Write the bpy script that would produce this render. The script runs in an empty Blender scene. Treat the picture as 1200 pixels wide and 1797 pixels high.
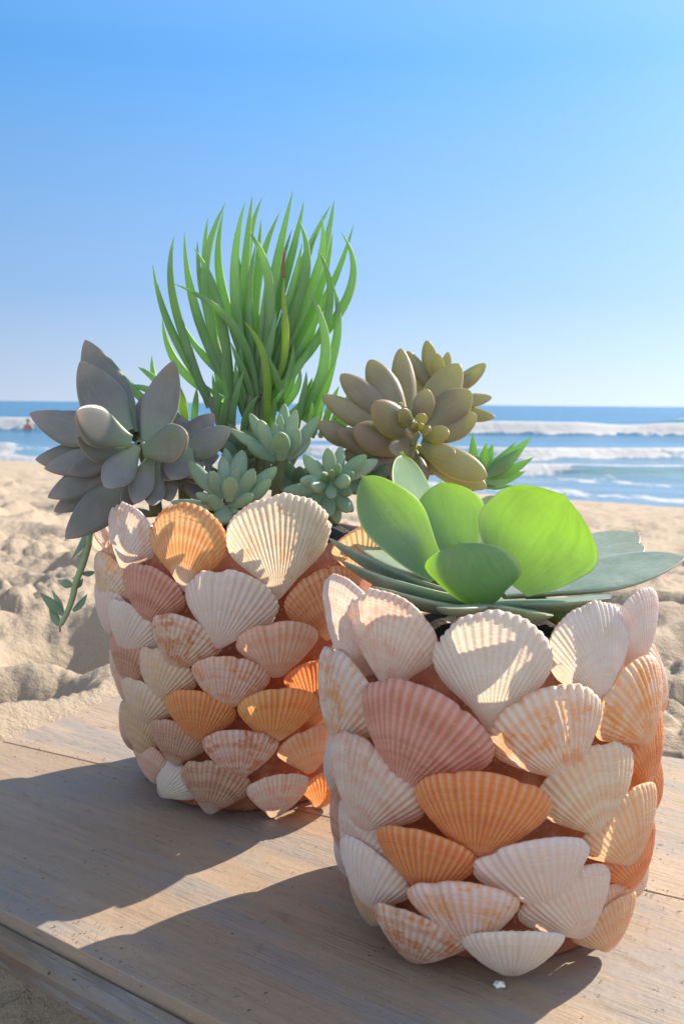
import bpy, bmesh, math, random
import numpy as np
from mathutils import Vector, Matrix

R = math.radians
rng = random.Random(7)
nprng = np.random.default_rng(11)
S = bpy.context.scene
C = S.collection

# ------------------------------------------------------------------ camera
FPX = 1842.0                                   # focal length in photo pixels (photo 1200 x 1797)
CAM_H = 0.25
PITCH = math.atan(190.0 / FPX)
ROLL = -math.atan(11.0 / 1200.0)
cam_f = Vector((0, math.cos(PITCH), -math.sin(PITCH)))
_r = Vector((1, 0, 0)); _u = _r.cross(cam_f)
cam_r = _r * math.cos(ROLL) - _u * math.sin(ROLL)
cam_u = _u * math.cos(ROLL) + _r * math.sin(ROLL)
CAM = Vector((0, 0, CAM_H))
cd = bpy.data.cameras.new("camera"); cam = bpy.data.objects.new("camera", cd); C.objects.link(cam)
M = Matrix.Identity(4)
for i in range(3):
    M[i][0] = cam_r[i]; M[i][1] = cam_u[i]; M[i][2] = -cam_f[i]; M[i][3] = CAM[i]
cam.matrix_world = M
cd.sensor_fit = 'VERTICAL'; cd.sensor_height = 24.0
cd.lens = FPX / 1797.0 * 24.0
cd.clip_start = 0.01; cd.clip_end = 30000
cd.dof.use_dof = True; cd.dof.focus_distance = 0.53; cd.dof.aperture_fstop = cd.lens / 1.7
S.camera = cam

# ------------------------------------------------------------------ sky, sun, exposure
SUN_AZ = 51.0      # degrees from +Y towards +X
SUN_EL = 34.0
W = bpy.data.worlds.new("World"); S.world = W; W.use_nodes = True
nt = W.node_tree; nt.nodes.clear()
sky = nt.nodes.new('ShaderNodeTexSky'); sky.sky_type = 'NISHITA'; sky.sun_disc = False
sky.sun_elevation = R(SUN_EL); sky.sun_rotation = R(SUN_AZ)
sky.air_density = 1.0; sky.dust_density = 0.4; sky.ozone_density = 3.0; sky.altitude = 0
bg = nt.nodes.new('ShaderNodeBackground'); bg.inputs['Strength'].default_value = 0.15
wo = nt.nodes.new('ShaderNodeOutputWorld')
tc = nt.nodes.new('ShaderNodeTexCoord'); ad = nt.nodes.new('ShaderNodeVectorMath'); ad.operation = 'ADD'; ad.inputs[1].default_value = (0, 0, .30)
nm_ = nt.nodes.new('ShaderNodeVectorMath'); nm_.operation = 'NORMALIZE'
nt.links.new(tc.outputs['Generated'], ad.inputs[0]); nt.links.new(ad.outputs[0], nm_.inputs[0]); nt.links.new(nm_.outputs[0], sky.inputs[0])
hs = nt.nodes.new('ShaderNodeHueSaturation'); 
hs.inputs['Hue'].default_value = .4935
sz = nt.nodes.new('ShaderNodeSeparateXYZ'); nt.links.new(tc.outputs['Generated'], sz.inputs[0])
cr_ = nt.nodes.new('ShaderNodeValToRGB'); nt.links.new(sz.outputs[2], cr_.inputs[0])      # clear blue band low down, unseen upper sky paled to soften the blue fill
for k_, (p_, v_) in enumerate(((0.0, .50), (.10, .94), (.30, 1.25), (.42, 1.1), (.62, .80))):
    el_ = cr_.color_ramp.elements[k_] if k_ < 2 else cr_.color_ramp.elements.new(p_)
    el_.position = p_; el_.color = (v_ / 2, v_ / 2, v_ / 2, 1)
s2_ = nt.nodes.new('ShaderNodeMath'); s2_.operation = 'MULTIPLY'; s2_.inputs[1].default_value = 2.0
nt.links.new(cr_.outputs[0], s2_.inputs[0]); nt.links.new(s2_.outputs[0], hs.inputs['Saturation'])
vr_ = nt.nodes.new('ShaderNodeValToRGB'); nt.links.new(sz.outputs[2], vr_.inputs[0])
for k_, (p_, v_) in enumerate(((0.0, .56), (.10, .65), (.20, .73), (.33, .86), (.45, .92), (.65, 1.0))):
    el_ = vr_.color_ramp.elements[k_] if k_ < 2 else vr_.color_ramp.elements.new(p_)
    el_.position = p_; el_.color = (v_ / 2, v_ / 2, v_ / 2, 1)
v2_ = nt.nodes.new('ShaderNodeMath'); v2_.operation = 'MULTIPLY'; v2_.inputs[1].default_value = 2.0
nt.links.new(vr_.outputs[0], v2_.inputs[0]); bk_ = nt.nodes.new('ShaderNodeMapRange'); bk_.interpolation_type = 'SMOOTHSTEP'      # unseen sky behind the camera paled and brightened as added fill for shells
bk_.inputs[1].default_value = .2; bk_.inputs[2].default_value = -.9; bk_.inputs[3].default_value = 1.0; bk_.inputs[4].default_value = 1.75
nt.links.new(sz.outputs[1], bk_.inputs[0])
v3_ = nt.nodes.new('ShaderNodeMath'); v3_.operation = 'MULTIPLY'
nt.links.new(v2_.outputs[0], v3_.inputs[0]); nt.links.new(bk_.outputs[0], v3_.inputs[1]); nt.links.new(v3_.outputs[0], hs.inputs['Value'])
bs_ = nt.nodes.new('ShaderNodeMapRange'); bs_.interpolation_type = 'SMOOTHSTEP'
bs_.inputs[1].default_value = .1; bs_.inputs[2].default_value = -.7; bs_.inputs[3].default_value = 1.0; bs_.inputs[4].default_value = .38
nt.links.new(sz.outputs[1], bs_.inputs[0])
s3_ = nt.nodes.new('ShaderNodeMath'); s3_.operation = 'MULTIPLY'
nt.links.new(s2_.outputs[0], s3_.inputs[0]); nt.links.new(bs_.outputs[0], s3_.inputs[1]); nt.links.new(s3_.outputs[0], hs.inputs['Saturation'])
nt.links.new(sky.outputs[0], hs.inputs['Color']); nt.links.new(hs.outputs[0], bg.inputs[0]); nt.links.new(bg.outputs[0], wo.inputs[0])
sd = bpy.data.lights.new("sun", 'SUN'); sd.energy = 5.0; sd.angle = R(0.5); sd.color = (1.0, 0.87, 0.70)
so = bpy.data.objects.new("sun", sd); C.objects.link(so)
sdir = Vector((math.sin(R(SUN_AZ)) * math.cos(R(SUN_EL)), math.cos(R(SUN_AZ)) * math.cos(R(SUN_EL)), math.sin(R(SUN_EL))))
so.rotation_euler = sdir.to_track_quat('Z', 'Y').to_euler(); so.location = (3, 3, 5)
vs = S.view_settings
vs.view_transform = 'Standard'; vs.look = 'None'; vs.exposure = 0.98; vs.gamma = 1.0; vs.use_curve_mapping = False

# ------------------------------------------------------------------ helpers
def ray(px, py):
    return cam_f * FPX + cam_r * (px - 600.0) + cam_u * (898.5 - py)
def P(px, py, Y):
    d = ray(px, py); return CAM + d * (Y / d.y)
def PZ(px, py, z=0.0):
    d = ray(px, py); return CAM + d * ((z - CAM_H) / d.z)

def tag(o, label=None, cat=None, group=None, kind=None):
    if label: o['label'] = label
    if cat: o['category'] = cat
    if group: o['group'] = group
    if kind: o['kind'] = kind
    return o
def empty(name, loc):
    o = bpy.data.objects.new(name, None); C.objects.link(o); o.location = loc; o.empty_display_size = 0.02
    return o
def link(name, me, mat=None, parent=None):
    o = bpy.data.objects.new(name, me); C.objects.link(o)
    if mat and not me.materials: me.materials.append(mat)
    if parent: o.parent = parent
    return o
def grid_mesh(name, V, nu, nv, close_u=False, uv=None, attrs=None, caps=False):
    """V: (nu*nv,3) array, index i*nv+j"""
    me = bpy.data.meshes.new(name)
    iu = np.arange(nu if close_u else nu - 1); jv = np.arange(nv - 1)
    I, J = np.meshgrid(iu, jv, indexing='ij'); I2 = (I + 1) % nu
    F = np.stack([I * nv + J, I2 * nv + J, I2 * nv + J + 1, I * nv + J + 1], -1).reshape(-1, 4)
    nf = len(F)
    me.vertices.add(len(V)); me.vertices.foreach_set('co', np.ascontiguousarray(V, dtype=np.float32).ravel())
    me.loops.add(nf * 4); me.loops.foreach_set('vertex_index', F.ravel().astype(np.int32))
    me.polygons.add(nf); me.polygons.foreach_set('loop_start', (np.arange(nf) * 4).astype(np.int32))
    me.polygons.foreach_set('loop_total', np.full(nf, 4, np.int32))
    me.polygons.foreach_set('use_smooth', np.ones(nf, bool))
    if uv is not None:
        l = me.uv_layers.new(name='UVMap')
        l.data.foreach_set('uv', np.ascontiguousarray(uv[F.ravel()], dtype=np.float32).ravel())
    for k, a in (attrs or {}).items():
        at = me.attributes.new(k, 'FLOAT', 'POINT'); at.data.foreach_set('value', a.astype(np.float32))
    me.update(); me.validate()
    return me

_perm = nprng.permutation(256); _perm = np.concatenate([_perm, _perm, _perm])
_gr = nprng.normal(size=(256, 2)); _gr /= np.linalg.norm(_gr, axis=1, keepdims=True)
def pn(x, y, seed=0):
    x = x + seed * 17.3; y = y + seed * 9.1
    xi = np.floor(x).astype(int); yi = np.floor(y).astype(int); xf = x - xi; yf = y - yi
    def g(a, b, dx, dy):
        h = _perm[(_perm[a & 255] + b) & 255]; v = _gr[h]; return v[..., 0] * dx + v[..., 1] * dy
    u = xf ** 3 * (xf * (xf * 6 - 15) + 10); v = yf ** 3 * (yf * (yf * 6 - 15) + 10)
    a = g(xi, yi, xf, yf); b = g(xi + 1, yi, xf - 1, yf); c = g(xi, yi + 1, xf, yf - 1); d = g(xi + 1, yi + 1, xf - 1, yf - 1)
    return (a + (b - a) * u) * (1 - v) + (c + (d - c) * u) * v
def ss(a, b, x):
    t = np.clip((x - a) / (b - a), 0, 1); return t * t * (3 - 2 * t)

class NT:
    def __init__(s, name):
        s.m = bpy.data.materials.new(name); s.m.use_nodes = True; s.t = s.m.node_tree; s.t.nodes.clear()
        s.out = s.n('ShaderNodeOutputMaterial')
    def n(s, typ, props=None, **ins):
        nd = s.t.nodes.new(typ)
        for k, v in (props or {}).items(): setattr(nd, k, v)
        for k, v in ins.items(): s.set(nd, k.replace('_', ' '), v)
        return nd
    def set(s, nd, k, v):
        sock = nd.inputs[int(k)] if k.isdigit() else nd.inputs[k]
        if isinstance(v, bpy.types.NodeSocket): s.t.links.new(v, sock)
        elif isinstance(v, bpy.types.Node): s.t.links.new(v.outputs[0], sock)
        else:
            if isinstance(v, (tuple, list)) and len(v) == 3 and sock.type == 'RGBA': v = (*v, 1)
            sock.default_value = v
    def math(s, op, a, b=None, c=None, clamp=False):
        nd = s.n('ShaderNodeMath', {'operation': op, 'use_clamp': clamp})
        for i, v in enumerate((a, b, c)):
            if v is not None: s.set(nd, str(i), v)
        return nd.outputs[0]
    def mix(s, f, a, b, mode='MIX'):
        nd = s.n('ShaderNodeMix', {'data_type': 'RGBA', 'blend_type': mode})
        s.set(nd, '0', f); s.set(nd, '6', a); s.set(nd, '7', b)
        return nd.outputs[2]
    def ramp(s, f, a, b):                       # smooth 0..1 step
        nd = s.n('ShaderNodeMapRange', {'interpolation_type': 'SMOOTHSTEP'})
        s.set(nd, '0', f); s.set(nd, '1', a); s.set(nd, '2', b); return nd.outputs[0]
    def noise(s, vec, scale, detail=3, rough=0.55, dim='3D', w=None):
        nd = s.n('ShaderNodeTexNoise', {'noise_dimensions': dim})
        if vec is not None: s.set(nd, 'Vector', vec)
        if w is not None: s.set(nd, 'W', w)
        s.set(nd, 'Scale', float(scale)); s.set(nd, 'Detail', float(detail)); s.set(nd, 'Roughness', rough)
        return nd.outputs[0]
    def scalev(s, vec, sc):
        nd = s.n('ShaderNodeMapping'); s.set(nd, 'Vector', vec); nd.inputs['Scale'].default_value = sc; return nd.outputs[0]
    def bump(s, h, strength, dist, normal=None):
        nd = s.n('ShaderNodeBump'); s.set(nd, 'Height', h); s.set(nd, 'Strength', strength); s.set(nd, 'Distance', dist)
        if normal is not None: s.set(nd, 'Normal', normal)
        return nd.outputs[0]
    def attr(s, name, typ='GEOMETRY', out='Fac'):
        nd = s.n('ShaderNodeAttribute', {'attribute_name': name, 'attribute_type': typ}); return nd.outputs[out]
    def pos(s): return s.n('ShaderNodeNewGeometry').outputs['Position']
    def obj(s): return s.n('ShaderNodeTexCoord').outputs['Object']
    def uv(s): return s.n('ShaderNodeTexCoord').outputs['UV']
    def finish(s, sh):
        s.t.links.new(sh.outputs[0], s.out.inputs['Surface']); return s.m

# ------------------------------------------------------------------ materials
def mat_sand():
    t = NT('dry_sand'); p = t.pos()
    n1 = t.noise(p, 900, 3, 0.7); n2 = t.noise(p, 14, 4, 0.6); n3 = t.noise(p, 2600, 2, 0.6)
    c = t.mix(t.ramp(n1, .3, .7), (0.275, 0.222, 0.16), (0.385, 0.318, 0.242))
    c = t.mix(t.math('MULTIPLY', t.ramp(n2, .45, .75), .35), c, (0.36, 0.26, 0.17))
    c = t.mix(t.math('MULTIPLY', t.ramp(n3, .66, .74), .5), c, (0.12, 0.09, 0.07))
    wet = t.attr('wet')
    c = t.mix(wet, c, (0.13, 0.10, 0.075))
    b = t.bump(t.noise(p, 420, 4, 0.75), 0.55, 0.003)
    b = t.bump(t.noise(p, 60, 4, 0.6), 0.5, 0.012, b)
    rough = t.math('SUBTRACT', .95, t.math('MULTIPLY', wet, .6))
    bs = t.n('ShaderNodeBsdfPrincipled', Base_Color=c, Roughness=rough, Normal=b)
    return t.finish(bs)
def mat_sea():
    t = NT('sea_water'); p = t.pos()
    foam = t.attr('foam'); face = t.attr('face')
    pf = t.scalev(p, (.8, 0.35, 2.0))
    n = t.noise(pf, 1.3, 7, 0.68)
    fm = t.ramp(t.math('ADD', t.math('MULTIPLY', foam, 1.25), t.math('MULTIPLY', t.math('SUBTRACT', n, .5), 2.6)), .50, .80)
    fm = t.math('MULTIPLY', fm, t.ramp(foam, 0.05, .3))
    deep = t.mix(t.ramp(t.noise(t.scalev(p, (.02, .12, 1)), 1, 4), .3, .7), (0.018, 0.10, 0.19), (0.035, 0.16, 0.27))
    col = t.mix(face, deep, (0.14, 0.36, 0.28))
    sh = t.attr('shallow')
    col = t.mix(t.math('MULTIPLY', sh, .75), col, (0.19, 0.27, 0.34))
    wv = t.noise(t.scalev(p, (.55, 1.5, 1)), 1.6, 5, .6)
    wv2 = t.noise(t.scalev(p, (.08, .25, 1)), 1.0, 4, .6)
    b = t.bump(wv, .5, .16); b = t.bump(wv2, .5, .9, b)
    w = t.n('ShaderNodeBsdfPrincipled', Base_Color=col, Roughness=.22, IOR=1.33, Normal=b)
    t.set(w, 'Specular IOR Level', .35)
    fb = t.bump(n, .7, .25)
    f = t.n('ShaderNodeBsdfPrincipled', Base_Color=(.37, .39, .41), Roughness=.8, Normal=fb)
    mx = t.n('ShaderNodeMixShader'); t.set(mx, '0', fm); t.set(mx, '1', w); t.set(mx, '2', f)
    return t.finish(mx)
def mat_wood(name, base, dark, pale):
    t = NT(name); o = t.obj()
    g = t.noise(t.scalev(o, (6, 150, 60)), 1, 6, .65)
    g2 = t.noise(t.scalev(o, (14, 620, 200)), 1, 4, .7)
    big = t.noise(t.scalev(o, (5, 12, 5)), 1, 5, .6)
    spots = t.noise(t.scalev(o, (40, 90, 40)), 1, 4, .7)
    mask = t.ramp(t.noise(t.scalev(o, (9, 22, 9)), 1, 4, .6), .40, .70)
    c = t.mix(t.math('MULTIPLY', t.ramp(g, .30, .70), .75), base, dark)
    c = t.mix(t.math('MULTIPLY', t.ramp(big, .42, .68), .7), c, pale)
    c = t.mix(t.math('MULTIPLY', t.math('MULTIPLY', t.ramp(g2, .56, .70), mask), .65), c, tuple(x * .55 for x in dark))
    pat = t.noise(t.scalev(o, (4, 16, 4)), 1.3, 5, .65)
    c = t.mix(t.math('MULTIPLY', t.ramp(pat, .44, .64), .72), c, (.225, .215, .21))          # grey weathering
    st = t.noise(t.scalev(o, (11, 30, 11)), 1, 6, .72)
    c = t.mix(t.math('MULTIPLY', t.ramp(st, .58, .72), .6), c, (.17, .115, .07))             # brown stains
    c = t.mix(t.math('MULTIPLY', t.ramp(spots, .60, .74), .55), c, (.16, .11, .075))
    sc = t.noise(t.scalev(o, (22, 900, 200)), 1, 2, .6)
    c = t.mix(t.math('MULTIPLY', t.ramp(sc, .64, .70), .6), c, (.11, .08, .06))              # open grain
    fleck = t.noise(o, 240, 2, .5)
    c = t.mix(t.math('MULTIPLY', t.ramp(fleck, .68, .74), .8), c, (.05, .04, .035))
    c = t.mix(t.math('MULTIPLY', t.ramp(t.noise(o, 480, 1, .5), .73, .77), .3), c, (.58, .50, .40))
    b = t.bump(t.math('MULTIPLY', g2, mask), .8, .0014); b = t.bump(g, .35, .0012, b); b = t.bump(fleck, .4, .0008, b)
    bs = t.n('ShaderNodeBsdfPrincipled', Base_Color=c, Roughness=.62, Normal=b); t.set(bs, 'Specular IOR Level', .3)
    return t.finish(bs)
def mat_shell():
    t = NT('scallop_shell')
    sep = t.n('ShaderNodeSeparateXYZ'); t.set(sep, '0', t.uv()); u, v = sep.outputs[0], sep.outputs[1]
    oi = t.n('ShaderNodeObjectInfo'); rnd = t.math('MULTIPLY', oi.outputs['Random'], 50.0)
    base = oi.outputs['Color']; tint = t.attr('tint', 'OBJECT', 'Color')
    kb, km, ku = t.attr('band', 'OBJECT'), t.attr('mottle', 'OBJECT'), t.attr('umbo', 'OBJECT')
    wob = t.noise(None, 6, 3, .6, '1D', t.math('ADD', u, rnd))
    vv = t.math('ADD', t.math('ADD', v, t.math('MULTIPLY', wob, .05)), rnd)
    band = t.ramp(t.noise(None, 6.0, 3, .6, '1D', vv), .42, .62)
    comb = t.n('ShaderNodeCombineXYZ'); t.set(comb, '0', t.math('MULTIPLY', u, 34.0)); t.set(comb, '1', t.math('MULTIPLY', v, 11.0)); t.set(comb, '2', rnd)
    st = t.ramp(t.noise(comb, 1, 4, .7), .46, .62)
    comb2 = t.n('ShaderNodeCombineXYZ'); t.set(comb2, '0', t.math('MULTIPLY', u, 7.0)); t.set(comb2, '1', t.math('MULTIPLY', v, 4.0)); t.set(comb2, '2', rnd)
    pa = t.ramp(t.noise(comb2, 1, 4, .65), .40, .66)
    f = t.math('ADD', t.math('MULTIPLY', band, kb), t.math('MULTIPLY', t.math('ADD', t.math('MULTIPLY', st, t.math('MULTIPLY', pa, .75)), t.math('MULTIPLY', t.math('MULTIPLY', pa, pa), .35)), km), clamp=True)
    c = t.mix(f, base, tint)
    rib = t.attr('rib')
    c = t.mix(t.math('MULTIPLY', t.math('SUBTRACT', 1.0, rib), .38), c, tint)
    c = t.mix(t.math('MULTIPLY', t.math('MULTIPLY', rib, rib), .24), c, (.86, .82, .78))
    um = t.math('MULTIPLY', t.math('SUBTRACT', 1.0, t.ramp(v, .12, .42)), ku)
    c = t.mix(um, c, (.80, .74, .70))
    # worn chalky patches
    sp = t.ramp(t.noise(t.obj(), 120, 4, .6), .62, .72)
    c = t.mix(t.math('MULTIPLY', sp, .45), c, (.82, .76, .72))
    gl = t.noise(None, 38, 2, .6, '1D', vv)
    b = t.bump(gl, .4, .0012); b = t.bump(t.noise(t.obj(), 900, 3, .7), .25, .0005, b)
    pr = t.n('ShaderNodeBsdfPrincipled', Base_Color=c, Roughness=.40, Normal=b); t.set(pr, 'Specular IOR Level', .5)
    tc = t.mix(.40, c, t.mix(1.0, c, (1.0, .62, .30), 'MULTIPLY'))
    tr = t.n('ShaderNodeBsdfTranslucent', Color=tc, Normal=b)
    mx = t.n('ShaderNodeMixShader'); t.set(mx, '0', .42); t.set(mx, '1', pr); t.set(mx, '2', tr)
    return t.finish(mx)
def mat_jar():
    t = NT('terracotta_glaze'); o = t.obj()
    n = t.noise(o, 60, 5, .65); gl = t.noise(o, 34, 3, .55)
    c = t.mix(t.ramp(n, .3, .7), (.26, .085, .045), (.40, .15, .08))
    c = t.mix(t.math('MULTIPLY', t.ramp(t.noise(o, 420, 2, .6), .60, .68), .5), c, (.50, .38, .26))
    g = t.ramp(gl, .56, .66)                                # smears of dried glue
    c = t.mix(t.math('MULTIPLY', g, .35), c, (.62, .46, .36))
    ro = t.math('SUBTRACT', .6, t.math('MULTIPLY', g, .42))
    pr = t.n('ShaderNodeBsdfPrincipled', Base_Color=c, Roughness=ro, Normal=t.bump(gl, .6, .003, t.bump(n, .4, .001)))
    return t.finish(pr)
def mat_soil():
    t = NT('potting_soil'); o = t.pos()
    n = t.noise(o, 320, 4, .7)
    c = t.mix(t.ramp(n, .35, .7), (.012, .009, .008), (.06, .045, .035))
    c = t.mix(t.ramp(t.noise(o, 210, 1), .74, .77), c, (.55, .52, .48))
    b = t.bump(n, .9, .004)
    return t.finish(t.n('ShaderNodeBsdfPrincipled', Base_Color=c, Roughness=.95, Normal=b))
def mat_leaf(name, col, col2, edge, glow, w=.35, bloom=.4, tip=None, tipw=.0, rough=.5, edgew=.6, spec=.35, foot=None, bmp=.10):
    t = NT(name); o = t.pos()
    sep = t.n('ShaderNodeSeparateXYZ'); t.set(sep, '0', t.uv()); u, v = sep.outputs[0], sep.outputs[1]
    oi = t.n('ShaderNodeObjectInfo'); rnd = oi.outputs['Random']
    n = t.noise(o, 55, 4, .6); n2 = t.noise(o, 420, 3, .65)
    c = t.mix(t.ramp(t.math('ADD', n, t.math('MULTIPLY', t.math('SUBTRACT', rnd, .5), .35)), .35, .68), col, col2)
    c = t.mix(t.math('MULTIPLY', t.ramp(n2, .45, .72), bloom * .22), c, tuple(min(.8, x * 1.4 + .05) for x in col2))
    sp = t.noise(o, 700, 2, .6)
    c = t.mix(t.math('MULTIPLY', t.ramp(sp, .70, .76), .45), c, tuple(x * .45 for x in col))
    if foot: c = t.mix(t.math('MULTIPLY', t.math('SUBTRACT', 1.0, t.ramp(t.math('ADD', v, t.math('MULTIPLY', t.math('SUBTRACT', n, .5), .3)), .05, .55)), .7), c, foot)
    if tip: c = t.mix(t.math('MULTIPLY', t.ramp(v, .78, 1.0), tipw), c, tip)
    cv = t.n('ShaderNodeCombineXYZ'); t.set(cv, '0', t.math('MULTIPLY', t.math('COSINE', t.math('MULTIPLY', u, 2 * math.pi)), 7.0)); t.set(cv, '1', t.math('MULTIPLY', v, 1.6)); t.set(cv, '2', t.math('MULTIPLY', rnd, 40.0))
    vein = t.noise(cv, 1.6, 5, .7)
    c = t.mix(t.math('MULTIPLY', t.ramp(vein, .48, .70), .28), c, tuple(x * .72 for x in col))
    rub = t.ramp(t.noise(o, 130, 5, .72), .56, .66)
    c = t.mix(t.math('MULTIPLY', rub, bloom * .30), c, tuple(min(.8, x * 1.35 + .07) for x in col2))
    e = t.math('ABSOLUTE', t.math('COSINE', t.math('MULTIPLY', u, 2 * math.pi)))
    c = t.mix(t.math('MULTIPLY', t.ramp(e, .90, 1.0), edgew), c, edge)
    b = t.bump(n2, .07, .0006); b = t.bump(n, bmp, .002, b)
    pr = t.n('ShaderNodeBsdfPrincipled', Base_Color=c, Roughness=rough, Normal=b); t.set(pr, 'Specular IOR Level', spec)
    gm = t.mix(t.math('MULTIPLY', t.ramp(t.math('ADD', n, t.math('MULTIPLY', n2, .35)), .5, .85), .35), glow, tuple(x * .6 for x in glow))
    gm = t.mix(t.math('MULTIPLY', t.math('SUBTRACT', 1.0, t.ramp(v, .0, .5)), .35), gm, tuple(x * .4 for x in glow))
    gm = t.mix(t.math('MULTIPLY', t.ramp(vein, .42, .70), .28), gm, tuple(x * .55 for x in glow))
    tr = t.n('ShaderNodeBsdfTranslucent', Color=gm)
    mx = t.n('ShaderNodeMixShader'); t.set(mx, '0', w); t.set(mx, '1', pr); t.set(mx, '2', tr)
    return t.finish(mx)
def mat_plain(name, col, rough=.7, sc=200):
    t = NT(name); n = t.noise(t.obj(), sc, 3)
    c = t.mix(n, tuple(x * .8 for x in col), tuple(min(1, x * 1.15) for x in col))
    return t.finish(t.n('ShaderNodeBsdfPrincipled', Base_Color=c, Roughness=rough, Normal=t.bump(n, .3, .001)))

M_SAND, M_SEA, M_SHELL, M_JAR, M_SOIL = mat_sand(), mat_sea(), mat_shell(), mat_jar(), mat_soil()
M_PLANK = mat_wood('weathered_plank', (.325, .245, .172), (.255, .192, .14), (.375, .29, .21))
M_PLANKB = mat_wood('pale_plank', (.36, .275, .195), (.30, .23, .168), (.41, .315, .235))
M_TRIM = mat_wood('dark_trim', (.20, .155, .11), (.12, .09, .068), (.26, .21, .145))
M_ECH = mat_leaf('broad_leaf', (.17, .27, .19), (.25, .34, .26), (.62, .68, .36), (.64, .90, .09), w=.51, bloom=.9, rough=.42, edgew=.8, tip=(.35, .22, .14), tipw=.15)
M_ECHB = mat_leaf('outer_broad_leaf', (.20, .28, .22), (.29, .36, .30), (.48, .46, .32), (.45, .8, .15), w=.14, bloom=.8, rough=.42, edgew=.45, tip=(.40, .26, .18), tipw=.25, spec=.5, bmp=.3)
M_GHOST = mat_leaf('lavender_leaf', (.185, .185, .185), (.25, .245, .24), (.50, .41, .36), (.45, .60, .30), w=.24, bloom=.35, rough=.38, edgew=.5, tip=(.50, .36, .33), tipw=.45, foot=(.25, .35, .20), spec=.5)
M_BROWN = mat_leaf('bronze_leaf', (.235, .165, .17), (.32, .245, .235), (.54, .37, .22), (.78, .90, .09), w=.34, bloom=.3, rough=.36, edgew=.6, tip=(.46, .25, .19), tipw=.4, foot=(.26, .28, .17), spec=.5)
M_SEDUM = mat_leaf('pale_sedum_leaf', (.23, .34, .25), (.32, .43, .31), (.36, .42, .26), (.45, .75, .15), w=.24, bloom=.6, rough=.5, edgew=.2, tip=(.33, .30, .18), tipw=.25)
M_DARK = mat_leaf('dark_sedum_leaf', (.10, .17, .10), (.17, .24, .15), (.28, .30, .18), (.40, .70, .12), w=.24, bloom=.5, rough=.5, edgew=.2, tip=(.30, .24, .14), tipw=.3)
M_FING = mat_leaf('finger_leaf', (.20, .345, .17), (.30, .45, .27), (.38, .50, .27), (.50, .88, .14), w=.43, bloom=.35, rough=.45, edgew=.2)
M_LIME = mat_leaf('lime_leaf', (.28, .44, .10), (.38, .52, .14), (.45, .5, .15), (.60, .85, .04), w=.42, bloom=.2, rough=.45, edgew=.2)
M_OLIVE = mat_leaf('olive_leaf', (.16, .17, .04), (.24, .22, .04), (.3, .28, .06), (.55, .55, .03), w=.35, bloom=.2, rough=.45)
M_STEM = mat_plain('stem_green', (.17, .20, .11))
M_STEML = mat_plain('stem_pale', (.30, .40, .22))
M_DRY = mat_plain('dried_tip', (.22, .11, .06))
M_CRUMB = mat_plain('white_crumb', (.8, .8, .78))
M_SKIN = mat_plain('tanned_skin', (.52, .22, .15), sc=8)
M_HAIR = mat_plain('dark_hair', (.05, .035, .03), sc=8)

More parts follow.
